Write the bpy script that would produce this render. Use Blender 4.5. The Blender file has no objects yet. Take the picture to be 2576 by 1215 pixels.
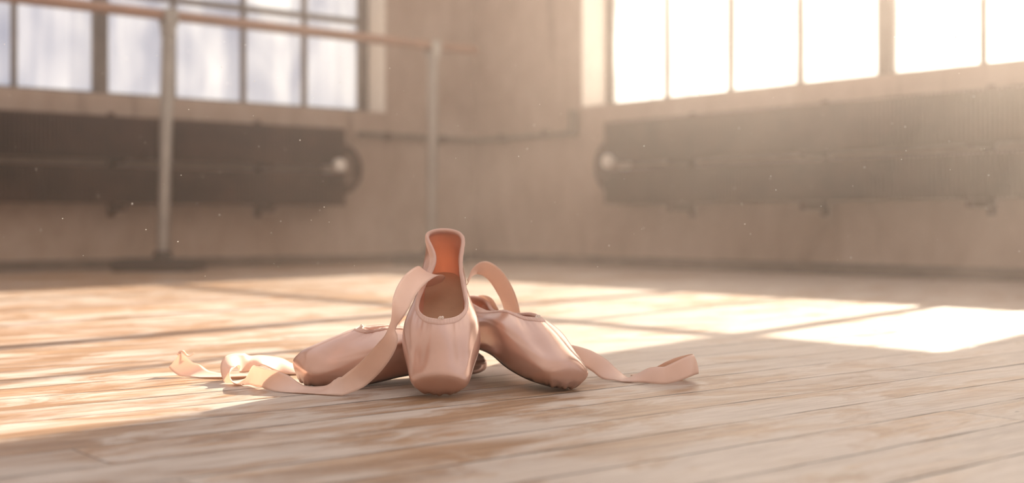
import bpy, bmesh, math, random
import numpy as np
from mathutils import Vector, Matrix, Euler

S = bpy.context.scene
COL = S.collection
random.seed(7)
rng = np.random.default_rng(7)

# ------------------------------------------------------------------ camera, sky, sun, exposure
F_PX, CX, HY, CAM_H = 3146.0, 1288.0, 564.0, 0.172      # focal length in pixels of the 2576 px wide frame, horizon row, lens height
cam_d = bpy.data.cameras.new('camera')
cam = bpy.data.objects.new('camera', cam_d); COL.objects.link(cam)
cam.location = (0, 0, CAM_H); cam.rotation_euler = (math.pi/2, 0, 0)
cam_d.sensor_width = 36; cam_d.lens = F_PX/2576*36
cam_d.shift_y = (HY-607.5)/2576
cam_d.clip_start = 0.02
cam_d.dof.use_dof = True; cam_d.dof.focus_distance = 1.285; cam_d.dof.aperture_fstop = 3.4
cam_d.dof.aperture_blades = 9
S.camera = cam

SUN_AZ = (0.6126, 0.7904); SUN_TAN = 0.52
sun_d = bpy.data.lights.new('sun', 'SUN'); sun = bpy.data.objects.new('sun', sun_d); COL.objects.link(sun)
sv = Vector((SUN_AZ[0], SUN_AZ[1], SUN_TAN)).normalized()
sun.rotation_euler = sv.to_track_quat('Z', 'Y').to_euler()
sun_d.energy = 17; sun_d.color = (1.0, 0.90, 0.74); sun_d.angle = math.radians(0.6)

W = bpy.data.worlds.new('sky'); S.world = W; W.use_nodes = True
def world():
    nt = W.node_tree; nt.nodes.clear()
    N = nt.nodes.new; L = nt.links.new
    out = N('ShaderNodeOutputWorld'); bg = N('ShaderNodeBackground')
    tc = N('ShaderNodeTexCoord')
    dot = N('ShaderNodeVectorMath'); dot.operation = 'DOT_PRODUCT'
    dot.inputs[1].default_value = (SUN_AZ[0], SUN_AZ[1], 0.25)
    L(tc.outputs['Generated'], dot.inputs[0])
    r = N('ShaderNodeValToRGB'); r.color_ramp.interpolation = 'EASE'
    e = r.color_ramp.elements
    e[0].position = 0.0; e[0].color = (0.34, 0.285, 0.25, 1)
    e[1].position = 1.0; e[1].color = (3.6, 3.2, 2.7, 1)
    a = e.new(0.50); a.color = (0.60, 0.52, 0.47, 1)
    a = e.new(0.72); a.color = (0.60, 0.60, 0.65, 1)
    a = e.new(0.86); a.color = (.74, .72, .71, 1)
    a = e.new(0.955); a.color = (1.1, 1.03, .95, 1)
    m = N('ShaderNodeMapRange'); m.inputs[1].default_value = -1; m.inputs[2].default_value = 1.03
    L(dot.outputs['Value'], m.inputs[0]); L(m.outputs[0], r.inputs[0])
    L(r.outputs[0], bg.inputs[0]); bg.inputs[1].default_value = 1.0
    L(bg.outputs[0], out.inputs[0])
world()

S.view_settings.view_transform = 'Standard'
S.view_settings.look = 'None'
S.view_settings.gamma = 1.0
S.view_settings.use_curve_mapping = False
S.view_settings.exposure = 0.78
S.cycles.max_bounces = 7; S.cycles.diffuse_bounces = 4; S.cycles.glossy_bounces = 3
S.cycles.transmission_bounces = 4; S.cycles.volume_bounces = 1; S.cycles.transparent_max_bounces = 12
S.cycles.use_denoising = True
S.cycles.sample_clamp_indirect = 6
S.cycles.volume_step_rate = 4

# ------------------------------------------------------------------ the room's own axes
ANG = 0.68298
DL = np.array([math.cos(ANG), math.sin(ANG), 0.0])       # along the left wall towards the corner
DR = np.array([DL[1], -DL[0], 0.0])                      # along the right wall away from the corner
NL = np.array([-DL[1], DL[0], 0.0])                      # out through the left wall
UP = np.array([0, 0, 1.0])
CORNER = np.array([-0.18135, 5.8965, 0.0])
LEFT = (CORNER, -DL, NL)                                 # origin, along, outward
RIGHT = (CORNER, DR, DL)
def wp(wall, s, o, z):
    c, a, n = wall
    return c + a*s + n*o + UP*z

# ------------------------------------------------------------------ helpers
def tag(o, label=None, cat=None, group=None, kind=None):
    if label: o['label'] = label
    if cat: o['category'] = cat
    if group: o['group'] = group
    if kind: o['kind'] = kind
    return o
def empty(name, loc=(0, 0, 0)):
    o = bpy.data.objects.new(name, None); COL.objects.link(o); o.location = loc; o.empty_display_size = 0.05
    return o
def link(name, me, mat=None, parent=None, smooth=True):
    o = bpy.data.objects.new(name, me); COL.objects.link(o)
    if mat: me.materials.append(mat)
    if smooth:
        me.polygons.foreach_set('use_smooth', [True]*len(me.polygons))
    if parent:
        o.parent = parent
        o.matrix_parent_inverse = Matrix.Identity(4)
    return o
def mesh(name, verts, faces):
    me = bpy.data.meshes.new(name)
    me.from_pydata([tuple(map(float, v)) for v in verts], [], faces); me.update()
    return me
class MB:
    def __init__(s): s.v = []; s.f = []
    def add(s, vs, fs):
        k = len(s.v); s.v += [tuple(map(float, v)) for v in vs]; s.f += [tuple(i+k for i in f) for f in fs]
    def hexa(s, p):   # 8 points: bottom ring 0-3, top ring 4-7
        s.add(p, [(3, 2, 1, 0), (4, 5, 6, 7), (0, 1, 5, 4), (1, 2, 6, 5), (2, 3, 7, 6), (3, 0, 4, 7)])
    def wbox(s, wall, s0, s1, o0, o1, z0, z1):
        p = [wp(wall, a, b, z) for z in (z0, z1) for a, b in ((s0, o0), (s1, o0), (s1, o1), (s0, o1))]
        s.hexa(p)
    def tube(s, pts, r, n=12, cap=True):
        pts = [np.array(p, float) for p in pts]; rings = []
        rr = r if hasattr(r, '__len__') else [r]*len(pts)
        ref = np.array([0, 0, 1.0])
        t0 = pts[1]-pts[0]
        if abs(t0[2])/np.linalg.norm(t0) > .9: ref = np.array([1.0, 0, 0])
        k = len(s.v)
        for i, p in enumerate(pts):
            t = pts[min(i+1, len(pts)-1)]-pts[max(i-1, 0)]; t = t/np.linalg.norm(t)
            u = ref - t*(ref@t)
            u /= np.linalg.norm(u); w = np.cross(t, u); ref = u
            for j in range(n):
                a = 2*math.pi*j/n
                s.v.append(tuple(p + rr[i]*(u*math.cos(a)+w*math.sin(a))))
        for i in range(len(pts)-1):
            for j in range(n):
                s.f.append((k+i*n+j, k+i*n+(j+1) % n, k+(i+1)*n+(j+1) % n, k+(i+1)*n+j))
        if cap:
            s.f.append(tuple(k+j for j in range(n))[::-1]); s.f.append(tuple(k+(len(pts)-1)*n+j for j in range(n)))
    def build(s, name, mat, parent=None, bevel=0, smooth=False, origin=None):
        v = np.array(s.v)
        if origin is not None: v = v-np.array(origin)
        me = mesh(name, v, s.f)
        bm = bmesh.new(); bm.from_mesh(me); bmesh.ops.recalc_face_normals(bm, faces=bm.faces); bm.to_mesh(me); bm.free()
        o = link(name, me, mat, parent, smooth)
        if bevel:
            m = o.modifiers.new('bevel', 'BEVEL'); m.width = bevel; m.segments = 2; m.limit_method = 'ANGLE'
        if smooth and not bevel:
            try: me.set_sharp_from_angle(angle=math.radians(40))
            except Exception: pass
        return o
def catmull(P, n, closed=False):
    """dense points through the control points P (k, d), n samples a span"""
    P = np.asarray(P, float); k = len(P); out = []
    spans = k if closed else k-1
    for i in range(spans):
        if closed: a, b, c, d = P[(i-1) % k], P[i], P[(i+1) % k], P[(i+2) % k]
        else:
            a = P[i-1] if i > 0 else 2*P[0]-P[1]
            b, c = P[i], P[i+1]
            d = P[i+2] if i+2 < k else 2*P[-1]-P[-2]
        for j in range(n):
            t = j/n
            out.append(0.5*((2*b)+(c-a)*t+(2*a-5*b+4*c-d)*t*t+(3*b-a-3*c+d)*t**3))
    if not closed: out.append(P[-1])
    return np.array(out)

# ------------------------------------------------------------------ materials
def nodes(name):
    m = bpy.data.materials.new(name); m.use_nodes = True
    nt = m.node_tree; nt.nodes.clear()
    out = nt.nodes.new('ShaderNodeOutputMaterial')
    return m, nt, nt.nodes.new, nt.links.new, out
def ramp(N, stops):
    r = N('ShaderNodeValToRGB'); e = r.color_ramp.elements
    while len(e) < len(stops): e.new(0.5)
    for el, (p, c) in zip(e, stops):
        el.position = p; el.color = (*c, 1) if len(c) == 3 else c
    return r
def math_node(N, L, op, a, b=None, clamp=False):
    m = N('ShaderNodeMath'); m.operation = op; m.use_clamp = clamp
    for i, x in enumerate((a, b)):
        if x is None: continue
        if isinstance(x, (int, float)): m.inputs[i].default_value = x
        else: L(x, m.inputs[i])
    return m.outputs[0]
def noise(N, L, vec, scale, detail=4, rough=.55, dist=0):
    n = N('ShaderNodeTexNoise'); n.inputs['Scale'].default_value = scale; n.inputs['Detail'].default_value = detail
    n.inputs['Roughness'].default_value = rough; n.inputs['Distortion'].default_value = dist
    if vec is not None: L(vec, n.inputs['Vector'])
    return n.outputs[0]
def mix(N, L, fac, a, b, mode='MIX'):
    m = N('ShaderNodeMix'); m.data_type = 'RGBA'; m.blend_type = mode
    for i, x in ((0, fac), (6, a), (7, b)):
        if isinstance(x, (int, float)): m.inputs[i].default_value = x
        elif isinstance(x, tuple): m.inputs[i].default_value = (*x, 1)
        else: L(x, m.inputs[i])
    return m.outputs[2]
def mapping(N, L, vec, rot=(0, 0, 0), scale=(1, 1, 1), loc=(0, 0, 0)):
    m = N('ShaderNodeMapping'); m.inputs['Rotation'].default_value = rot; m.inputs['Scale'].default_value = scale
    m.inputs['Location'].default_value = loc
    L(vec, m.inputs['Vector']); return m.outputs[0]

def simple(name, col, rough=.5, metal=0, var=.12, scale=12, bump=0.0, spec=.5):
    m, nt, N, L, out = nodes(name)
    p = N('ShaderNodeBsdfPrincipled'); tc = N('ShaderNodeTexCoord')
    n = noise(N, L, tc.outputs['Object'], scale, 5)
    r = ramp(N, [(.3, tuple(c*(1-var) for c in col)), (.7, tuple(min(1, c*(1+var)) for c in col))])
    L(n, r.inputs[0]); L(r.outputs[0], p.inputs['Base Color'])
    p.inputs['Roughness'].default_value = rough; p.inputs['Metallic'].default_value = metal
    p.inputs['Specular IOR Level'].default_value = spec
    if bump:
        b = N('ShaderNodeBump'); b.inputs['Strength'].default_value = bump; b.inputs['Distance'].default_value = .002
        L(n, b.inputs['Height']); L(b.outputs[0], p.inputs['Normal'])
    L(p.outputs[0], out.inputs[0]); return m

PLANK, PHASE = 0.0782, 0.0158
def mat_floor():
    m, nt, N, L, out = nodes('worn_boards')
    tc = N('ShaderNodeTexCoord')
    v = mapping(N, L, tc.outputs['Object'], rot=(0, 0, -ANG))
    sep = N('ShaderNodeSeparateXYZ'); L(v, sep.inputs[0])
    a, c = sep.outputs[0], sep.outputs[1]
    wob = math_node(N, L, 'MULTIPLY', math_node(N, L, 'SUBTRACT', noise(N, L, mapping(N, L, v, scale=(3, .5, 1)), 6, 3), .5), .004)
    cc = math_node(N, L, 'DIVIDE', math_node(N, L, 'SUBTRACT', math_node(N, L, 'ADD', c, wob), PHASE), PLANK)
    idx = math_node(N, L, 'ROUND', cc)
    d = math_node(N, L, 'MULTIPLY', math_node(N, L, 'ABSOLUTE', math_node(N, L, 'SUBTRACT', cc, idx)), PLANK)     # metres from the nearest joint
    cell = math_node(N, L, 'FLOOR', cc)
    wn = N('ShaderNodeTexWhiteNoise'); wn.noise_dimensions = '1D'; L(cell, wn.inputs['W'])
    # butt joints, staggered
    al = math_node(N, L, 'ADD', math_node(N, L, 'DIVIDE', a, 1.35), math_node(N, L, 'MULTIPLY', wn.outputs[0], 7.3))
    ai = math_node(N, L, 'ROUND', al)
    da = math_node(N, L, 'MULTIPLY', math_node(N, L, 'ABSOLUTE', math_node(N, L, 'SUBTRACT', al, ai)), 1.35)
    wn2 = N('ShaderNodeTexWhiteNoise'); wn2.noise_dimensions = '2D'
    cmb = N('ShaderNodeCombineXYZ'); L(cell, cmb.inputs[0]); L(math_node(N, L, 'FLOOR', al), cmb.inputs[1]); L(cmb.outputs[0], wn2.inputs['Vector'])
    # offset the grain of each board
    off = N('ShaderNodeCombineXYZ'); L(math_node(N, L, 'MULTIPLY', wn2.outputs[0], 9.0), off.inputs[0]); L(math_node(N, L, 'MULTIPLY', wn.outputs[0], 5.0), off.inputs[2])
    vv = N('ShaderNodeVectorMath'); vv.operation = 'ADD'; L(v, vv.inputs[0]); L(off.outputs[0], vv.inputs[1]); vv = vv.outputs[0]
    grain = noise(N, L, mapping(N, L, vv, scale=(5, 85, 5)), 1.0, 6, .62, .6)
    fine = noise(N, L, mapping(N, L, vv, scale=(14, 320, 10)), 1.0, 4, .6)
    patch = noise(N, L, mapping(N, L, vv, scale=(6, 15, 6)), 1.0, 7, .68, .8)
    big = noise(N, L, mapping(N, L, v, scale=(1.1, 1.9, 1)), 1.0, 3, .5)
    wood = ramp(N, [(.28, (.17, .09, .043)), (.5, (.285, .165, .088)), (.74, (.42, .275, .165))]); L(grain, wood.inputs[0])
    bare = ramp(N, [(.3, (.37, .305, .26)), (.7, (.57, .505, .45))]); L(fine, bare.inputs[0])
    pm = N('ShaderNodeMapRange'); pm.inputs[1].default_value = .44; pm.inputs[2].default_value = .54
    ox = N('ShaderNodeSeparateXYZ'); L(tc.outputs['Object'], ox.inputs[0])
    worn = N('ShaderNodeMapRange'); worn.inputs[1].default_value = -.6; worn.inputs[2].default_value = .5; worn.inputs[3].default_value = -.025; worn.inputs[4].default_value = .05
    L(ox.outputs[0], worn.inputs[0])                            # the boards on one side have lost more of their varnish
    L(math_node(N, L, 'ADD', math_node(N, L, 'ADD', math_node(N, L, 'MULTIPLY', patch, .72), math_node(N, L, 'MULTIPLY', big, .28)), worn.outputs[0]), pm.inputs[0])
    col = mix(N, L, math_node(N, L, 'MULTIPLY', pm.outputs[0], .85), wood.outputs[0], bare.outputs[0])
    tone = ramp(N, [(0, (.92, .91, .90)), (1, (1.05, 1.05, 1.05))]); L(wn2.outputs[0], tone.inputs[0])
    col = mix(N, L, 1.0, col, tone.outputs[0], 'MULTIPLY')
    # scratches and short dark dents
    scr = noise(N, L, mapping(N, L, vv, scale=(9, 210, 7)), 1.0, 3, .7, 1.2)
    sm = N('ShaderNodeMapRange'); sm.inputs[1].default_value = .655; sm.inputs[2].default_value = .71; L(scr, sm.inputs[0])
    col = mix(N, L, math_node(N, L, 'MULTIPLY', sm.outputs[0], .6), col, (.085, .055, .042))
    pit = N('ShaderNodeTexVoronoi'); pit.inputs['Scale'].default_value = 11; L(mapping(N, L, v, scale=(.7, 1.5, 1)), pit.inputs['Vector'])
    pk = N('ShaderNodeMapRange'); pk.inputs[1].default_value = .032; pk.inputs[2].default_value = .018; L(pit.outputs['Distance'], pk.inputs[0])
    col = mix(N, L, math_node(N, L, 'MULTIPLY', pk.outputs[0], .8), col, (.07, .05, .045))
    # joints
    jw = N('ShaderNodeMapRange'); jw.inputs[1].default_value = .42; jw.inputs[2].default_value = .72; jw.inputs[3].default_value = .0003; jw.inputs[4].default_value = .0036
    L(noise(N, L, mapping(N, L, vv, scale=(4.5, 1, 1)), 1.0, 5, .6), jw.inputs[0])
    jn = math_node(N, L, 'SUBTRACT', 1.0, math_node(N, L, 'DIVIDE', d, jw.outputs[0]), True)
    je = math_node(N, L, 'SUBTRACT', 1.0, math_node(N, L, 'DIVIDE', da, .0006), True)
    jj = math_node(N, L, 'MAXIMUM', jn, je)
    jm = math_node(N, L, 'MULTIPLY', jj, 3.0, True)
    col = mix(N, L, jm, col, (.022, .014, .011))
    p = N('ShaderNodeBsdfPrincipled'); L(col, p.inputs['Base Color'])
    rr = N('ShaderNodeMapRange'); rr.inputs[1].default_value = .3; rr.inputs[2].default_value = .7; rr.inputs[3].default_value = .33; rr.inputs[4].default_value = .56
    L(patch, rr.inputs[0]); L(rr.outputs[0], p.inputs['Roughness'])
    p.inputs['Specular IOR Level'].default_value = .42
    hsum = math_node(N, L, 'ADD', math_node(N, L, 'MULTIPLY', grain, .25), math_node(N, L, 'MULTIPLY', patch, .25))
    hsum = math_node(N, L, 'SUBTRACT', hsum, math_node(N, L, 'MULTIPLY', jj, 1.6))
    hsum = math_node(N, L, 'SUBTRACT', hsum, math_node(N, L, 'MULTIPLY', sm.outputs[0], .35))
    b = N('ShaderNodeBump'); b.inputs['Strength'].default_value = .55; b.inputs['Distance'].default_value = .0016
    L(hsum, b.inputs['Height']); L(b.outputs[0], p.inputs['Normal'])
    L(p.outputs[0], out.inputs[0]); return m

def mat_wall():
    m, nt, N, L, out = nodes('old_plaster')
    tc = N('ShaderNodeTexCoord'); v = tc.outputs['Object']
    big = noise(N, L, v, 1.7, 5, .6, .5)
    mid = noise(N, L, mapping(N, L, v, scale=(1, 1, .45)), 6.5, 5, .65, .8)
    col = ramp(N, [(.30, (.27, .185, .135)), (.47, (.40, .30, .235)), (.62, (.50, .40, .33)), (.8, (.58, .50, .43))])
    L(math_node(N, L, 'ADD', math_node(N, L, 'MULTIPLY', big, .62), math_node(N, L, 'MULTIPLY', mid, .38)), col.inputs[0])
    drip = noise(N, L, mapping(N, L, v, scale=(9, 9, 1.1)), 1.0, 5, .6)
    dm = N('ShaderNodeMapRange'); dm.inputs[1].default_value = .62; dm.inputs[2].default_value = .74; L(drip, dm.inputs[0])
    c2 = mix(N, L, math_node(N, L, 'MULTIPLY', dm.outputs[0], .75), col.outputs[0], (.17, .115, .085))
    p = N('ShaderNodeBsdfPrincipled'); L(c2, p.inputs['Base Color']); p.inputs['Roughness'].default_value = .85
    p.inputs['Specular IOR Level'].default_value = .2
    b = N('ShaderNodeBump'); b.inputs['Strength'].default_value = .4; b.inputs['Distance'].default_value = .006
    L(mid, b.inputs['Height']); L(b.outputs[0], p.inputs['Normal'])
    L(p.outputs[0], out.inputs[0]); return m

def mat_glass(name, tint, dirt, seed):
    """old dirty panes: mostly clear, with a film that scatters the daylight behind it"""
    m, nt, N, L, out = nodes(name)
    tc = N('ShaderNodeTexCoord')
    v = mapping(N, L, tc.outputs['Object'], loc=(seed, seed*.7, 0))
    n = noise(N, L, mapping(N, L, v, scale=(1, 1, .5)), 4, 2, .5, .5)
    st = noise(N, L, mapping(N, L, v, scale=(26, 26, 1.4)), 1.0, 3, .6)
    k = math_node(N, L, 'ADD', math_node(N, L, 'MULTIPLY', n, .78), math_node(N, L, 'MULTIPLY', st, .22))
    r = ramp(N, [(.36, tint), (.62, (.9, .89, .88))]); L(k, r.inputs[0])
    tr = N('ShaderNodeBsdfTransparent'); L(r.outputs[0], tr.inputs[0])
    tl = N('ShaderNodeBsdfTranslucent'); tl.inputs[0].default_value = (.9, .88, .86, 1)
    mx = N('ShaderNodeMixShader')
    dr = N('ShaderNodeMapRange'); dr.inputs[1].default_value = .4; dr.inputs[2].default_value = .62
    dr.inputs[3].default_value = dirt*.4; dr.inputs[4].default_value = dirt; L(k, dr.inputs[0])
    L(dr.outputs[0], mx.inputs[0]); L(tr.outputs[0], mx.inputs[1]); L(tl.outputs[0], mx.inputs[2])
    L(mx.outputs[0], out.inputs[0]); return m

def mat_satin(name, col, rough=.36, transl=.25, weave=1.0, tcol=None, sheen=.35, metal=.0, spec=.55, scuff=False):
    m, nt, N, L, out = nodes(name)
    tc = N('ShaderNodeTexCoord')
    n = noise(N, L, tc.outputs['Object'], 38, 4, .6)
    f = noise(N, L, mapping(N, L, tc.outputs['Object'], scale=(1, 1, 1)), 900, 2, .6)
    r = ramp(N, [(.3, tuple(c*.93 for c in col)), (.7, tuple(min(1, c*1.04) for c in col))]); L(n, r.inputs[0])
    p = N('ShaderNodeBsdfPrincipled'); base = r.outputs[0]
    if scuff:                                                    # grey dirt where the platform has met the floor
        sp = N('ShaderNodeSeparateXYZ'); L(tc.outputs['Object'], sp.inputs[0])
        k = N('ShaderNodeMapRange'); k.inputs[1].default_value = .012; k.inputs[2].default_value = .001; L(math_node(N, L, 'ADD', sp.outputs[2], math_node(N, L, 'MULTIPLY', sp.outputs[0], .35)), k.inputs[0])
        k2 = N('ShaderNodeMapRange'); k2.inputs[1].default_value = .03; k2.inputs[2].default_value = .012; L(sp.outputs[0], k2.inputs[0])
        k3 = N('ShaderNodeMapRange'); k3.inputs[1].default_value = .4; k3.inputs[2].default_value = .6; L(noise(N, L, tc.outputs['Object'], 160, 4), k3.inputs[0])
        base = mix(N, L, math_node(N, L, 'MULTIPLY', math_node(N, L, 'MULTIPLY', k.outputs[0], k2.outputs[0]), math_node(N, L, 'ADD', .25, math_node(N, L, 'MULTIPLY', k3.outputs[0], .5))), base, (.16, .125, .11))
    L(base, p.inputs['Base Color'])
    p.inputs['Roughness'].default_value = rough; p.inputs['Specular IOR Level'].default_value = spec
    p.inputs['Metallic'].default_value = metal
    p.inputs['Coat Weight'].default_value = .5 if scuff else 0; p.inputs['Coat Roughness'].default_value = .23
    p.inputs['Sheen Weight'].default_value = sheen; p.inputs['Sheen Roughness'].default_value = .4
    p.inputs['Sheen Tint'].default_value = (1, .9, .85, 1)
    b = N('ShaderNodeBump'); b.inputs['Strength'].default_value = .18*weave; b.inputs['Distance'].default_value = .0006
    L(math_node(N, L, 'ADD', n, math_node(N, L, 'MULTIPLY', f, .35)), b.inputs['Height']); L(b.outputs[0], p.inputs['Normal'])
    tl = N('ShaderNodeBsdfTranslucent'); tl.inputs[0].default_value = (*(tcol or col), 1)
    mx = N('ShaderNodeMixShader'); mx.inputs[0].default_value = transl
    L(p.outputs[0], mx.inputs[1]); L(tl.outputs[0], mx.inputs[2]); L(mx.outputs[0], out.inputs[0]); return m

M = dict(
    floor=mat_floor(), wall=mat_wall(),
    frame=simple('window_paint', (.115, .095, .08), .55, 0, .25),
    reveal_bright=simple('reveal_skylight', (.82, .77, .70), .7, 0, .08, 5),  # pale colour stands in for skylight falling on the plaster reveals
    base=simple('skirting_paint', (.12, .09, .07), .7, 0, .3),
    iron=simple('rusty_iron', (.062, .027, .016), .7, .0, .6, 7, .3, .3),
    pipe=simple('heating_pipe', (.14, .115, .085), .6, .2, .3, 9),
    white=simple('valve_enamel', (.72, .66, .6), .45),
    wood=simple('barre_wood', (.33, .18, .115), .42, 0, .25, 6),
    steel=simple('post_steel', (.34, .31, .28), .38, .75, .15, 8),
    foot=simple('cast_foot', (.04, .03, .025), .6, .3, .25, 9),
    glass_l=mat_glass('dirty_glass_cool', (.60, .61, .66), .12, 3.1),
    glass_r=mat_glass('dirty_glass_warm', (.82, .79, .78), .14, 8.4),
    satin=mat_satin('pink_satin', (.70, .445, .345), .27, .2, .6, (.85, .42, .26), .1, .42, .9, True),
    lining=mat_satin('cotton_lining', (.80, .55, .44), .75, .42, .5, (.92, .56, .38), .1, spec=.2),
    binding=mat_satin('binding_cotton', (.80, .56, .47), .7, .22, 1.6, (.9, .5, .36), .9, spec=.25),
    ribbon=mat_satin('ribbon_satin', (.90, .70, .60), .4, .42, .3, (.97, .76, .63), .6, .1),
    insole=simple('insole_card', (.62, .42, .28), .8, 0, .06, 60, .15, .2),
    sole=simple('sole_leather', (.10, .062, .04), .6, 0, .25, 25, .2),
    sole_edge=simple('sole_edge', (.45, .29, .16), .6),
    thread=simple('drawstring_cotton', (.80, .68, .60), .8, 0, .1, 90),
)

# ------------------------------------------------------------------ setting
mb = MB()
fx = [wp(LEFT, 6.0, 0.05, 0), wp(LEFT, -.1, .05, 0), wp(RIGHT, 6.2, .05, 0)]
mb.add([(-5.5, -1.6, 0), (5.5, -1.6, 0), (5.5, 7.5, 0), (-5.5, 7.5, 0)], [(0, 1, 2, 3)])
mb.add([(-5.5, -1.6, -.05), (5.5, -1.6, -.05), (5.5, 7.5, -.05), (-5.5, 7.5, -.05)], [(3, 2, 1, 0)])
tag(mb.build('floor', M['floor']), 'worn wooden board floor', 'floor', kind='structure')

WT = 0.2; WH = 3.2
ZS = 0.670
def wall(name, w, s0, s1, openings, label):
    """boxes around openings [(a, b, z0, z1)] sorted along the wall"""
    mb = MB(); cur = s0
    for a, b, z0, z1 in openings:
        if a > cur: mb.wbox(w, cur, a, 0, WT, 0, WH)
        mb.wbox(w, a, b, 0, WT, 0, z0); mb.wbox(w, a, b, 0, WT, z1, WH)
        cur = b
    mb.wbox(w, cur, s1, 0, WT, 0, WH)
    return tag(mb.build(name, M['wall']), label, 'wall', kind='structure')
wall('wall_left', LEFT, -WT, 5.9, [(.494, 2.76, ZS, 2.6), (3.2, 5.4, ZS, 2.6)], 'stained plaster wall with the left window')
wall('wall_right', RIGHT, 0, 6.4, [(.757, 2.91, ZS, 2.6), (2.91, 3.27, ZS, 1.23), (4.1, 6.0, ZS, 2.6)], 'stained plaster wall with the right window')
for nm, w, s0, s1 in (('baseboard_left', LEFT, 0, 5.9), ('baseboard_right', RIGHT, 0.018, 6.4)):
    mb = MB(); mb.wbox(w, s0, s1, -.018, -.0005, 0.0005, .038)
    tag(mb.build(nm, M['base'], bevel=.004), 'low dark skirting strip', 'baseboard', kind='structure')

def window(name, w, stiles, bars, panes, glass, label):
    """stiles: (s0, s1, z0, z1, part name); bars: horizontal ones"""
    r = tag(empty(name, wp(w, stiles[0][0], .16, ZS)), label, 'window', kind='structure')
    org = np.array(r.location)
    byname = {}
    for s0, s1, z0, z1, nm in stiles:
        d = .03 if nm == 'muntin' else .045
        mb = MB(); mb.wbox(w, s0, s1, .16-d/2, .16+d/2, z0, z1); mb.build(nm, M['frame'], r, .003, origin=org)
    for s0, s1, z0, z1, nm in bars:
        mb = MB(); mb.wbox(w, s0, s1, .142, .178, z0, z1); mb.build(nm, M['frame'], r, .003, origin=org)
    lo, hi = stiles[0][0], stiles[1][1]
    mb = MB()
    for s_, d in ((lo, .004), (hi, -.004)):
        if s_ > 2.9 and w is RIGHT and s_ < 3: mb.wbox(w, s_+d, s_, .0, .137, 1.24, ZT)
        else: mb.wbox(w, s_, s_+d, .0, .137, ZB, ZT)
    mb.build('reveal', M['reveal_bright'], r, origin=org)
    mb = MB()
    for s0, s1, z0, z1 in panes: mb.wbox(w, s0, s1, .159, .161, z0, z1)
    mb.build('glass', glass, r, origin=org)
    return r
ZB, ZT = ZS+.0005, 2.5995
st = [(.4945, .535, ZB, ZT, 'side_frame'), (2.72, 2.7595, ZB, ZT, 'side_frame')]
for s in (.816, 1.11, 1.425, 2.06, 2.39): st.append((s-.0095, s+.0095, ZB+.02, ZT-.04, 'muntin'))
st.append((1.703, 1.757, ZB, ZT, 'mullion'))
ba = [(.535, 2.72, ZB, ZB+.022, 'bottom_rail'), (.535, 2.72, ZT-.04, ZT, 'top_rail')]
for z in (1.09, 1.52, 1.95): ba.append((.535, 2.72, z-.012, z+.012, 'transom'))
window('window_1', LEFT, st, ba, [(.535, 2.72, ZB+.02, ZT-.04)], M['glass_l'], 'steel framed factory window left of the corner')
st = [(.7575, .785, ZB, ZT, 'side_frame'), (2.87, 2.9095, ZB, ZT, 'side_frame'), (3.245, 3.2695, ZB, 1.2295, 'side_frame')]
for s in (1.105, 1.446, 1.781, 2.512): st.append((s-.0095, s+.0095, ZB+.02, ZT-.04, 'muntin'))
st.append((2.122, 2.178, ZB, ZT, 'mullion'))
ba = [(.785, 2.87, ZB, ZB+.022, 'bottom_rail'), (.785, 2.87, ZT-.04, ZT, 'top_rail'), (2.9095, 3.245, ZB, ZB+.022, 'bottom_rail'), (2.9095, 3.245, 1.2, 1.2295, 'top_rail')]
for z in (1.21, 2.05): ba.append((.785, 2.87, z-.012, z+.012, 'transom'))
window('window_2', RIGHT, st, ba, [(.785, 2.87, ZB+.02, ZT-.04), (2.9095, 3.245, ZB+.02, 1.205)], M['glass_r'], 'steel framed factory window right of the corner')

for nm, w, a, b, g, lb in (('added_window_3', LEFT, 3.2, 5.4, 'glass_l', 'unseen window added to the left wall to light the satin'), ('added_window_4', RIGHT, 4.1, 6.0, 'glass_r', 'unseen window added to the right wall to light the satin')):  # added out of view so the satin has bright sides to reflect
    st = [(a+.0005, a+.04, ZB, ZT, 'side_frame'), (b-.04, b-.0005, ZB, ZT, 'side_frame')]
    for k in range(1, 6): st.append((a+(b-a)*k/6-.0095, a+(b-a)*k/6+.0095, ZB+.02, ZT-.04, 'muntin'))
    ba = [(a+.04, b-.04, ZB, ZB+.022, 'bottom_rail'), (a+.04, b-.04, ZT-.04, ZT, 'top_rail')]
    for z in (1.15, 1.65, 2.1): ba.append((a+.04, b-.04, z-.012, z+.012, 'transom'))
    window(nm, w, st, ba, [(a+.04, b-.04, ZB+.02, ZT-.04)], M[g], lb)

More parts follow.
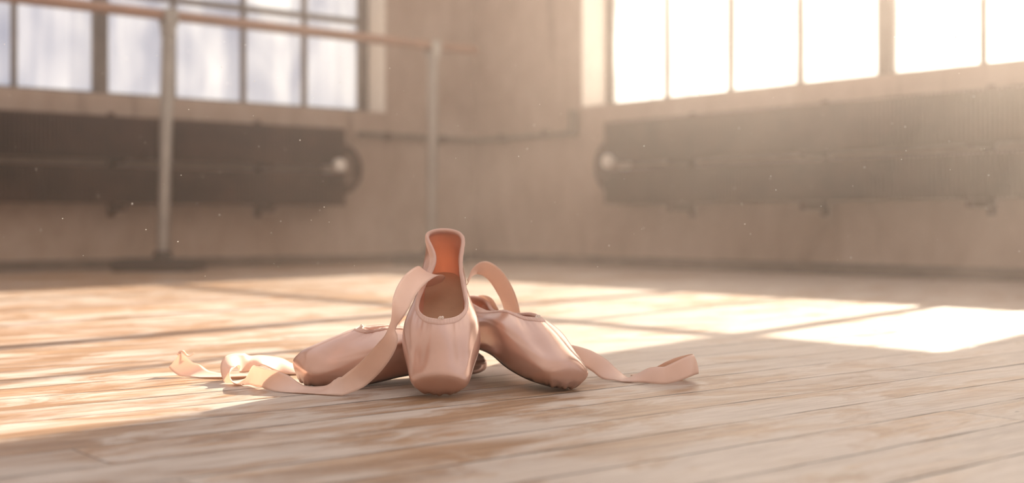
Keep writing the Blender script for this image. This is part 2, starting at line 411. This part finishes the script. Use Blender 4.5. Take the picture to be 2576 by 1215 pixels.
# ------------------------------------------------------------------ finned heating tubes under the windows
def radiator(w, s0, s1, label, flip):
    t = tag(empty('finned_radiator', wp(w, s0, -.09, .25)), label, 'radiator', 'finned heating tubes under the windows')
    org = np.array(t.location)
    for zc, hh in ((.497, .078), (.318, .068)):
        mb = MB(); mb.tube([wp(w, s0-.02, -.09, zc), wp(w, s1+.05, -.09, zc)], .021, 12)
        p = mb.build('tube', M['iron'], t, smooth=True, origin=org)
        mb = MB(); s = s0
        while s < s1:
            mb.wbox(w, s, s+.004, -.16, -.02, zc-hh, zc+hh); s += .0155
        mb.build('fins', M['iron'], t, origin=org)
    # return bend at the corner end
    pts = [wp(w, s0-.02-.085*math.sin(a), -.09, .4075+.0895*math.cos(a)) for a in np.linspace(0, math.pi, 13)]
    mb = MB(); mb.tube(pts, .021, 12); mb.build('return_bend', M['iron'], t, smooth=True, origin=org)
    mb = MB(); mb.tube([wp(w, s0+.045, -.09, .385), wp(w, s0+.045, -.09, .40), wp(w, s0+.045, -.09, .44), wp(w, s0+.045, -.09, .455)], [.012, .024, .024, .012], 14)
    mb.tube([wp(w, s0+.045, -.175, .42), wp(w, s0+.045, -.09, .42)], .012, 10)
    mb.tube([wp(w, s0+.045, -.195, .42), wp(w, s0+.045, -.175, .42)], .026, 14)
    mb.build('valve', M['white'], t, smooth=True, origin=org)
    s = s0+.33
    while s < s1:
        mb = MB(); mb.wbox(w, s-.012, s+.012, -.012, -.0006, .20, .60)
        mb.wbox(w, s-.012, s+.012, -.13, -.012, .222, .246); mb.wbox(w, s-.012, s+.012, -.13, -.012, .404, .416)
        mb.build('bracket', M['iron'], t, origin=org); s += .62
    return t
radiator(LEFT, .80, 3.3, 'dark rusty double finned radiator under the left window', 0)
radiator(RIGHT, 1.065, 3.9, 'dark double finned radiator in the haze under the right window', 1)
t = tag(empty('heating_pipe', wp(LEFT, .03, -.03, .56)), 'thin dark heating pipe running around the room corner', 'pipe')
org = np.array(t.location)
c0 = [wp(LEFT, .655, -.03, .566), wp(LEFT, .3, -.03, .564), wp(LEFT, .08, -.03, .562)]
for a in np.linspace(0, 1, 6)[1:-1]:
    p = (1-a)**2*wp(LEFT, .08, -.03, .562)+2*a*(1-a)*wp(LEFT, .03, -.03, .562)+a*a*wp(RIGHT, .08, -.03, .562); c0.append(p)
c0 += [wp(RIGHT, .08, -.03, .562), wp(RIGHT, .4, -.03, .56), wp(RIGHT, .72, -.03, .558)]
mb = MB(); mb.tube(c0, .0125, 12); mb.build('run', M['pipe'], t, smooth=True, origin=org)
mb = MB(); mb.tube([wp(RIGHT, .735, -.03, .545), wp(RIGHT, .735, -.03, .655)], .02, 12); mb.build('riser_stub', M['pipe'], t, smooth=True, origin=org)
for w, s in ((LEFT, .2), (LEFT, .5), (RIGHT, .25), (RIGHT, .55)):
    mb = MB(); mb.wbox(w, s-.008, s+.008, -.0435, -.0006, .546, .580); mb.build('clip', M['iron'], t, .002, origin=org)

# ------------------------------------------------------------------ ballet barre on two posts
BZ = .946
p1 = np.array([-1.272, 4.632, 0]); p2 = np.array([-.342, 5.425, 0])
bd = (p2-p1)/np.linalg.norm(p2-p1)
t = tag(empty('ballet_barre', p1), 'long round wooden ballet barre on grey steel posts before the left window', 'barre')
org = p1
mb = MB(); mb.tube([p1-bd*.95+UP*BZ, p1+UP*BZ, p2+UP*BZ, p2+bd*.235+UP*BZ, p2+bd*.24+UP*BZ], [.0205, .0205, .0205, .0205, .014], 20)
mb.build('rail', M['wood'], t, smooth=True, origin=org)
for q, lean in ((p1, -.022), (p2, -.008)):
    b = q+np.array([lean, 0, 0])
    mb = MB(); mb.tube([b+UP*.03, q+UP*(BZ-.03)], .024, 20); po = mb.build('post', M['steel'], t, smooth=True, origin=org)
    mb = MB(); mb.tube([b+UP*.0455, b+UP*.048, b+UP*.07, b+UP*.073], [.034, .036, .032, .026], 20); mb.build('collar', M['foot'], po, smooth=True, origin=org)
    n = np.array([-bd[1], bd[0], 0])
    mb = MB(); mb.tube([q+UP*(BZ-.075), q+UP*(BZ-.03)], .029, 18)
    for sd in (-1, 1): 
        c = q+n*sd*.0245
        mb.hexa([c+bd*x+n*y+UP*z for z in (BZ-.04, BZ+.022) for x, y in ((-.026, -.004), (.026, -.004), (.026, .004), (-.026, .004))])
    mb.build('saddle', M['steel'], t, .002, origin=org)
    mb = MB()
    ex, ey = np.array([1.0, 0, 0]), np.array([0, 1.0, 0])
    mb.hexa([b+ex*x+ey*y+UP*z for z in (.0005, .046) for x, y in ((-.15, -.14), (.15, -.14), (.15, .06), (-.15, .06))])
    mb.build('foot', M['foot'], t, .008, origin=org)

# ------------------------------------------------------------------ pointe shoes
# control rings in centimetres, half a shoe: columns run from the toe centre (0) round the side to the heel centre (10); (x from the toe, half width, height)
RINGS = [
 # tuck under the sole
 [(1.6, 0, .22), (1.7, .9, .22), (2.2, 1.4, .22), (3.6, 1.9, .20), (6.2, 2.3, .16), (8.5, 2.3, .16), (12, 1.7, .2), (15.5, 1.3, .2), (18.6, 1.3, .2), (20.4, .8, .16), (20.9, 0, .16)],
 # feather edge
 [(.5, 0, .12), (.6, 1.1, .12), (1.3, 1.75, .16), (3.0, 2.5, .18), (6, 3.05, .16), (8.5, 3.05, .16), (12, 2.4, .2), (15.5, 1.95, .2), (19, 1.95, .2), (21.2, 1.4, .16), (21.9, 0, .16)],
 # lower side
 [(.04, 0, .72), (.1, 1.45, .75), (.62, 2.6, .85), (2.8, 3.1, .9), (6, 3.75, 1.0), (8.5, 3.8, 1.1), (12, 3.15, 1.2), (15.5, 2.6, 1.2), (19, 2.55, 1.2), (21.7, 1.85, 1.1), (22.5, 0, 1.1)],
 # middle of the side
 [(0, 0, 1.8), (.04, 1.75, 1.8), (.45, 2.95, 1.8), (2.8, 3.3, 2.0), (6, 4.0, 2.2), (8.5, 4.05, 2.3), (12, 3.4, 2.3), (15.5, 2.8, 2.3), (19, 2.6, 2.3), (21.9, 2.0, 2.3), (22.75, 0, 2.3)],
 # upper edge of the platform
 [(.1, 0, 2.88), (.18, 1.4, 2.74), (.65, 2.55, 2.42), (3.0, 3.08, 2.9), (6.2, 3.82, 3.3), (8.7, 3.97, 3.5), (12.2, 3.4, 3.35), (15.6, 2.7, 3.3), (18.8, 2.3, 3.4), (21.9, 1.98, 3.6), (22.7, 0, 3.6)],
 # just over the platform's crease
 [(.75, 0, 3.3), (.85, 1.3, 3.12), (1.3, 2.3, 2.75), (3.4, 2.85, 3.28), (6.35, 3.6, 3.75), (8.9, 3.83, 3.95), (12.3, 3.32, 3.7), (15.6, 2.55, 3.7), (18.7, 2.1, 3.9), (21.8, 2.0, 4.2), (22.6, 0, 4.2)],
 # lower vamp
 [(1.9, 0, 3.78), (2.0, 1.15, 3.6), (2.5, 1.98, 3.2), (4.0, 2.6, 3.68), (6.5, 3.25, 4.2), (9.1, 3.6, 4.3), (12.4, 3.15, 4.05), (15.7, 2.35, 4.1), (18.6, 1.8, 4.5), (21.7, 2.25, 4.85), (22.4, 0, 4.9)],
 # vamp
 [(4.2, 0, 4.75), (4.3, .9, 4.62), (4.7, 1.65, 4.3), (5.75, 2.3, 4.4), (7.5, 2.88, 4.65), (10, 3.1, 4.7), (12.9, 2.75, 4.45), (15.9, 2.05, 4.6), (18.4, 1.5, 5.1), (21.4, 2.35, 5.65), (22.1, 0, 5.75)],
 # topline
 [(6.4, 0, 5.35), (6.75, .75, 5.26), (7.3, 1.4, 5.1), (8.2, 2.0, 5.02), (9.6, 2.5, 5.0), (11.4, 2.6, 4.85), (13.6, 2.3, 4.7), (16.1, 1.7, 4.95), (18.2, 1.3, 5.5), (21.0, 2.4, 6.4), (21.8, 0, 6.65)],
]
NC, NR = 12, 9
def pinch_of(x, pinch, z):
    return 1-pinch*math.exp(-((x-17.6)/2.4)**2)*min(1, max(0, (z-2.5)/2.5))
def shoe_grid(pinch=0.0, bend=0.5, heel=1.0, throat=0.0, fold=(0, 0), waist=(0, 0), squeeze=0.0, soft=0.0):
    R = []; top = len(RINGS)-1
    for k, ring in enumerate(RINGS):
        full = []
        idx = list(range(11))+list(range(9, 0, -1))
        for q, j in enumerate(idx):
            sgn = 1 if q <= 10 else -1
            x, y, z = ring[j]
            y *= pinch_of(x, pinch, z)
            if x > 13: z = z*(1+(heel-1)*min(1, (x-13)/5))
            f = fold[0] if sgn > 0 else fold[1]
            if k >= top-2 and j in (7, 8): y -= f*(k-top+3)/3*(1 if j == 8 else .5)
            if top-5 <= k <= top-1 and j in (7, 8): y -= (waist[0] if sgn > 0 else waist[1])*(1 if j == 8 else .4)
            if j <= 2:
                dx, dz = {2: (.16, 0), 4: (.26, .06), 5: (.22, .24), 6: (.1, .26), 7: (0, .1)}.get(k, (0, 0))
                x += dx*soft; z += dz*soft
                if j == 2 and 2 <= k <= 5: x += .22*soft; y -= .1*soft
            if k >= top-1:
                y *= 1-squeeze*(1 if k == top else .45)*min(1, max(0, (x-6)/2.5))*(1 if j < 9 else .5)
            if k >= top-2 and j <= 5: x += throat*(k-top+3)/3*(1 if j < 4 else .5); z += .18*throat*(k-top+3)/3
            full.append((x, y*sgn, z))
        R.append(full)
    R = np.array(R)                                           # rings, columns, 3
    dense = np.array([catmull(r, NC, True) for r in R])       # rings, 20*NC, 3
    cols = [catmull(dense[:, i], NR) for i in range(dense.shape[1])]
    G = np.transpose(np.array(cols), (1, 0, 2))               # rows, columns, 3
    for _ in range(45): G = .5*G+.25*(np.roll(G, 1, 1)+np.roll(G, -1, 1))       # relax the cloth
    for _ in range(8): G[1:-1] = .5*G[1:-1]+.25*(G[2:]+G[:-2])
    n = G.shape[1]
    # pleats: the satin is gathered under the box, fading upward
    u = np.arange(n)/n
    ang = np.where(u > .5, u-1, u)                            # 0 at the toe centre
    toe = np.exp(-(np.abs(ang)/.17)**6)
    rows = np.arange(G.shape[0])/NR
    fade = np.clip(1-np.abs(rows-1.0)/1.55, 0, 1)**1.2
    ph = ang*2*math.pi
    pl = (np.sin(ph*17+.7)+.7*np.sin(ph*29+2.1)+.5*np.sin(ph*43+1))*.5
    nrm = normals(G)
    G = G + nrm*(pl*toe)[None, :, None]*fade[:, None, None]*.16
    # soft puckers beside the topline
    f2 = np.clip((rows-top+1), 0, 1)*np.clip((top-rows)*3, 0, 1)
    side = np.sin(ph*23)*np.exp(-((np.abs(ang)-.16)/.13)**2)
    G = G + nrm*side[None, :, None]*f2[:, None, None]*.02
    # the sole lifts at the arch
    G[..., 2] += bend*arch(G[..., 0])
    return G
def arch(x):
    return np.where((x > 3) & (x < 20.5), np.sin(np.clip((x-3)/17.5, 0, 1)*math.pi)**2, 0)
def normals(G):
    du = np.roll(G, -1, 1)-np.roll(G, 1, 1)
    dv = np.gradient(G, axis=0)
    n = np.cross(dv, du); l = np.linalg.norm(n, axis=2, keepdims=True)
    n = n/np.maximum(l, 1e-9)
    c = G.mean((0, 1)); 
    return n if ((G-c)*n).sum() > 0 else -n
def grid_faces(r, c, closed=True, off=0):
    fs = []
    for i in range(r-1):
        for j in range(c if closed else c-1):
            j2 = (j+1) % c
            fs.append((off+i*c+j, off+i*c+j2, off+(i+1)*c+j2, off+(i+1)*c+j))
    return fs
def fixn(me):
    bm = bmesh.new(); bm.from_mesh(me); bmesh.ops.recalc_face_normals(bm, faces=bm.faces); bm.to_mesh(me); bm.free()

def shoe(label, toe, direction, tilt, roll, **kw):
    """toe: floor point under the toe, direction: horizontal heading from toe to heel, tilt: how far the heel is raised"""
    root = tag(empty('pointe_shoe'), label, 'pointe shoe', 'pointe shoes heaped on the floor')
    hx = np.array([direction[0], direction[1], 0.0]); hx /= np.linalg.norm(hx)
    X = hx*math.cos(tilt)+UP*math.sin(tilt)
    Yv = np.cross(UP, hx); Z = np.cross(X, Yv)
    c, s_ = math.cos(roll), math.sin(roll)
    Y2, Z2 = Yv*c+Z*s_, Z*c-Yv*s_
    R = np.array([X, Y2, Z2]).T
    G = shoe_grid(**kw)*.01
    org = np.array([toe[0], toe[1], 0.0])
    ref = np.array([.005, 0, .0])
    Wd = (G.reshape(-1, 3)-ref)@R.T
    zmin = Wd[:, 2].min()
    org[2] = -zmin+.0012
    mat4 = Matrix(((R[0, 0], R[0, 1], R[0, 2], 0), (R[1, 0], R[1, 1], R[1, 2], 0), (R[2, 0], R[2, 1], R[2, 2], 0), (0, 0, 0, 1)))
    root.location = org; root.rotation_euler = mat4.to_euler()
    bpy.context.view_layer.update()
    G = G-ref
    nr, nc = G.shape[:2]
    nrm = normals(G)
    # satin upper
    me = mesh('upper', G.reshape(-1, 3), grid_faces(nr, nc)); fixn(me)
    link('upper', me, M['satin'], root)
    # lining, from the vamp's inside up to the topline
    In = G-nrm*.0022
    i0 = NR
    me = mesh('lining', In[i0:].reshape(-1, 3), grid_faces(nr-i0, nc)); fixn(me)
    link('lining', me, M['lining'], root)
    # binding: a cotton casing folded over the topline
    rows = []
    seg = np.linalg.norm(np.diff(G, axis=0), axis=2)          # nr-1, nc
    for dist in np.linspace(.0075, 0, 7):
        row = np.zeros((nc, 3)); rn = np.zeros((nc, 3))
        for j in range(nc):
            acc = 0; i = nr-1
            while i > 0 and acc+seg[i-1, j] < dist: acc += seg[i-1, j]; i -= 1
            f = (dist-acc)/max(seg[i-1, j], 1e-9) if i > 0 else 0
            row[j] = G[i, j]*(1-f)+G[i-1, j]*f; rn[j] = nrm[i, j]
        puck = (np.sin(np.arange(nc)*2.9)+np.sin(np.arange(nc)*1.37+1))*.00012
        lift = .00015 if dist > .007 else .0009+puck[:, None]
        rows.append(row+rn*lift)
    top = G[-1]; tn = nrm[-1]; upv = G[-1]-G[-3]; upv /= np.linalg.norm(upv, axis=1, keepdims=True)
    for a in np.linspace(.3, 1, 6)*math.pi:
        rows.append(top - tn*.0012 + tn*.0021*math.cos(a)+upv*.0018*math.sin(a))
    rows.append(G[-3]-nrm[-3]*.0031); rows.append(G[-5]-nrm[-5]*.0026)
    B = np.array(rows)
    me = mesh('binding', B.reshape(-1, 3), grid_faces(len(B), nc)); fixn(me)
    link('binding', me, M['binding'], root)
    # drawstring knot at the throat
    k0 = G[-1, 0]+upv[0]*.0008+nrm[-1, 0]*.0012
    mb = MB()
    pts = [k0+np.array([.0005*math.sin(a*2), .0022*math.sin(a), .0016*math.cos(a*1.5)]) for a in np.linspace(0, 2*math.pi, 18)]
    mb.tube(pts, .0010, 8)
    mb.build('drawstring', M['thread'], root, smooth=True)
    # insole board: outline just inside the lining at sole height
    def plan(ring, sc, z, x0=None):
        P = catmull([(x, y, 0) for x, y, _ in ring]+[(x, -y, 0) for x, y, _ in ring[9:0:-1]], 6, True)*.01
        cxy = np.array([.115, 0, 0]); P = cxy+(P-cxy)*np.array([sc[0], sc[1], 1])
        P[:, 2] = z+.01*kw.get('bend', .5)*arch(P[:, 0]*100); return P-ref
    def plate(name, ring, sc, z0, z1, mat, edge=None):
        lo, hi = plan(ring, sc, z0), plan(ring, sc, z1); n = len(lo)
        # strips across keep the arch smooth
        vs, fs = [], []
        half = n//2
        order = [(i, (n-i) % n) for i in range(half+1)]
        for P in (lo, hi):
            base = len(vs)
            for i, j in order:
                for f in np.linspace(0, 1, 9): vs.append(P[i]*(1-f)+P[j]*f)
            for a in range(half):
                for b in range(8):
                    q = (base+a*9+b, base+a*9+b+1, base+(a+1)*9+b+1, base+(a+1)*9+b)
                    fs.append(q)
        off = (half+1)*9
        for a in range(half):
            for b in (0, 8): fs.append((a*9+b, (a+1)*9+b, off+(a+1)*9+b, off+a*9+b))
        me = mesh(name, vs, fs)
        bm = bmesh.new(); bm.from_mesh(me); bmesh.ops.remove_doubles(bm, verts=bm.verts, dist=1e-5); bmesh.ops.recalc_face_normals(bm, faces=bm.faces); bm.to_mesh(me); bm.free()
        return link(name, me, mat, root, False)
    plate('insole', RINGS[2], (.945, .86), .0062, .0078, M['insole'])
    o = plate('outer_sole', RINGS[1], (.93, .93), -.0004, .0024, M['sole'])
    tag(o, 'dark scuffed leather sole')
    return root, R, org, ref

# points are world metres worked out from how far away and how high the ribbon lies
def at(u, v, Y): return np.array([(u-CX)/F_PX*Y, Y, CAM_H-(v-HY)*Y/F_PX])
def ribbon(shoe_info, pts, width=.0215, floor=True, name='ribbon'):
    root, R, org, ref = shoe_info
    C = np.array([at(*p[:3]) for p in pts]); Wv = np.array([p[3] for p in pts], float)
    Wv /= np.linalg.norm(Wv, axis=1, keepdims=True)
    Cd = catmull(C, 12); Wd = catmull(Wv, 12)
    T = np.gradient(Cd, axis=0); T /= np.linalg.norm(T, axis=1, keepdims=True)
    Wd = Wd-T*(Wd*T).sum(1, keepdims=True); Wd /= np.linalg.norm(Wd, axis=1, keepdims=True)
    n = len(Cd); m = 9; f = np.linspace(-.5, .5, m)
    Nn = np.cross(T, Wd)
    V = Cd[:, None]+Wd[:, None]*f[None, :, None]*width+Nn[:, None]*((f**2-.08)*.006)[None, :, None]
    if floor:
        lo = V[:, :, 2].min(1)
        V[:, :, 2] += np.clip(.0012-lo, 0, None)[:, None]
    loc = (V.reshape(-1, 3)-org)@R
    me = mesh(name, loc, grid_faces(n, m, False)); fixn(me)
    o = link(name, me, M['ribbon'], root)
    md = o.modifiers.new('thickness', 'SOLIDIFY'); md.thickness = .00035; md.offset = 0
    return o

centre = shoe('pink satin pointe shoe propped up facing forward on top of the other two', (-.0715, 1.2445), (-.03, 1.0), math.radians(30.8), 0.0, pinch=.0, bend=-.9, heel=1.0, fold=(.5, -.75), waist=(0, .3))
right = shoe('pink satin pointe shoe slanting down rightward with its toe on the boards', (.054, 1.287), (-.53, .85), math.radians(9.4), math.radians(7), pinch=.1, bend=.6, heel=.8, throat=1.2, squeeze=.35, soft=.6)
left = shoe('pink satin pointe shoe lying lowest in the heap, toe pointing left', (-.222, 1.318), (.855, .518), math.radians(.4), math.radians(11), pinch=.2, bend=.7, heel=.3, throat=.4, squeeze=.9, soft=1.0)

ribbon(centre, [(1093, 716, 1.385, (.5, .8, -.2)), (1094, 697, 1.37, (.7, .6, -.25)), (1072, 685, 1.34, (.8, .4, -.4)), (1033, 715, 1.295, (.8, .25, -.55)),
                (1003, 770, 1.25, (.55, .75, -.3)), (986, 820, 1.235, (.22, .97, -.05)), (975, 864, 1.235, (.7, .6, -.3)), (945, 908, 1.24, (.8, .2, -.55)), (912, 942, 1.25, (.64, .05, -.75)), (886, 960, 1.252, (.55, -.42, -.72)),
                (860, 973, 1.256, (.42, -.74, -.53)), (836, 981, 1.262, (.28, -.88, -.36)), (806, 985, 1.27, (.12, -.97, -.18)), (757, 985, 1.278, (.08, -.97, -.2)), (712, 974, 1.285, (.25, -.65, -.65)), (672, 954, 1.295, (.25, -.15, -1)), (650, 947, 1.31, (.08, -.1, -1)),
                (634, 952, 1.335, (-.1, -.4, -.9)), (612, 964, 1.34, (-.12, -.95, -.2)), (586, 963, 1.335, (.2, -.95, .1)), (575, 940, 1.345, (.55, -.82, .1)), (584, 912, 1.368, (.45, -.75, -.4)),
                (616, 913, 1.39, (-.25, -.55, -.8)), (655, 904, 1.405, (.05, -.95, -.3)), (703, 917, 1.42, (.35, -.5, -.8)), (750, 925, 1.435, (.1, -.9, -.3)), (800, 914, 1.47, (0, -1, 0))])
ribbon(centre, [(1176, 712, 1.39, (-.2, .8, -.5)), (1193, 684, 1.395, (-.1, .8, -.5)), (1217, 676, 1.40, (-.3, .6, -.7)), (1247, 697, 1.41, (-.6, .55, -.5)), (1274, 742, 1.43, (-.75, .6, -.3)),
                (1288, 788, 1.455, (-.75, .65, 0)), (1300, 848, 1.51, (-.6, .8, .1)), (1330, 890, 1.60, (-.3, .95, .1)), (1390, 893, 1.62, (-.1, 1, 0))])
ribbon(right, [(1395, 885, 1.44, (.1, -.3, -.95)), (1440, 892, 1.42, (.05, -.45, -.9)), (1476, 900, 1.41, (-.25, -.55, -.75)), (1507, 918, 1.40, (-.62, -.35, -.65)), (1532, 938, 1.385, (-.58, -.6, -.5)), (1566, 951, 1.37, (-.3, -.95, -.1)),
               (1607, 956, 1.36, (-.15, -.85, -.4)), (1652, 949, 1.345, (-.22, -.55, -.78)), (1697, 936, 1.34, (-.25, -.4, -.85)), (1737, 920, 1.345, (.12, -.35, -.92)), (1753, 915, 1.362, (.25, -.1, -.95)),
               (1738, 915, 1.382, (.2, .12, -.95)), (1700, 924, 1.395, (.1, .25, -.95)), (1648, 938, 1.398, (0, .8, -.55)), (1588, 948, 1.398, (0, 1, -.08))])
ribbon(right, [(1264, 800, 1.43, (.3, .4, -.85)), (1246, 772, 1.45, (.3, .25, -.9)), (1216, 764, 1.465, (.15, .2, -.95)), (1185, 778, 1.475, (0, .3, -.95)), (1170, 805, 1.48, (-.2, .4, -.9))], floor=False)
ribbon(left, [(800, 938, 1.46, (0, -1, 0)), (700, 946, 1.425, (0, -1, 0)), (590, 951, 1.40, (0, -1, .02)), (520, 947, 1.405, (.02, -.97, -.2)), (484, 938, 1.41, (-.25, -.7, -.6)), (457, 921, 1.415, (-.55, -.35, -.75)), (440, 905, 1.42, (-.42, -.1, -.9))])
ribbon(left, [(446, 893, 1.419, (0, -1, -.2)), (452, 884, 1.42, (.2, -.9, -.3)), (461, 883, 1.422, (.1, -.8, -.5)), (470, 893, 1.425, (0, -.9, -.4)), (479, 894, 1.428, (0, -1, 0)), (488, 888, 1.43, (0, -1, 0))], .0026, name='frayed_thread')
ribbon(left, [(985, 850, 1.45, (.1, 1, 0)), (1001, 817, 1.455, (.15, 1, -.15)), (1020, 802, 1.46, (.1, 1, -.1)), (1052, 806, 1.47, (0, 1, 0)), (1075, 830, 1.47, (0, 1, 0))], floor=False)

# ------------------------------------------------------------------ haze and dust in the sunlit air
m, nt, N, L, out = nodes('room_haze')
vs = N('ShaderNodeVolumeScatter'); vs.inputs['Color'].default_value = (1, .87, .785, 1);  vs.inputs['Anisotropy'].default_value = .84
tc = N('ShaderNodeTexCoord')
def along(d, o):
    n = N('ShaderNodeVectorMath'); n.operation = 'DOT_PRODUCT'; n.inputs[1].default_value = tuple(d); L(tc.outputs['Object'], n.inputs[0])
    return math_node(N, L, 'SUBTRACT', n.outputs['Value'], float(np.dot(o, d)))
def step(x, a, b):
    r_ = N('ShaderNodeMapRange'); r_.interpolation_type = 'SMOOTHSTEP'; r_.inputs[1].default_value = a; r_.inputs[2].default_value = b; L(x, r_.inputs[0]); return r_.outputs[0]
cloud = noise(N, L, tc.outputs['Object'], 1.1, 2, .5)
dens = math_node(N, L, 'MULTIPLY', step(along(DR, CORNER), -.4, 1.2), math_node(N, L, 'SUBTRACT', 1.0, step(along(-DL, CORNER), 1.0, 3.6)))
dens = math_node(N, L, 'MULTIPLY', dens, step(cloud, .2, .7))
L(math_node(N, L, 'ADD', .011, math_node(N, L, 'MULTIPLY', dens, .10)), vs.inputs['Density'])       # the dust hangs thickest by the right wall
L(vs.outputs[0], out.inputs['Volume'])
mb = MB()
q = [wp(LEFT, 4.5, -.2, 0), CORNER-DL*.21-NL*.2, wp(RIGHT, 5.0, -.21, 0)]
ring = [q[0], q[1], q[2], np.array([3.1, -1.2, 0]), np.array([-3.6, -1.2, 0])]
k = len(ring)
mb.add([p+UP*z for z in (.0004, 3.1) for p in ring], [tuple(range(k))[::-1], tuple(range(k, 2*k))]+[(i, (i+1) % k, (i+1) % k+k, i+k) for i in range(k)])
tag(mb.build('haze', m), 'warm dusty haze filling the sunlit room', 'haze', kind='stuff')

mb = MB()
ico = bmesh.new(); bmesh.ops.create_icosphere(ico, subdivisions=1, radius=1)
iv = [np.array(v.co) for v in ico.verts]; jf = [tuple(v.index for v in f.verts) for f in ico.faces]; ico.free()
for i in range(230):
    Y = 1.0+1.5*rng.random(); u = rng.uniform(0, 2576); v = rng.uniform(90, 700)
    p = at(u, v, Y)
    r = rng.uniform(.00025, .0007)
    mb.add([p+w*r for w in iv], jf)
tag(mb.build('dust', simple('dust_fleck', (.95, .9, .84), .8)), 'tiny pale dust flecks drifting in the sunlit air', 'dust', kind='stuff')
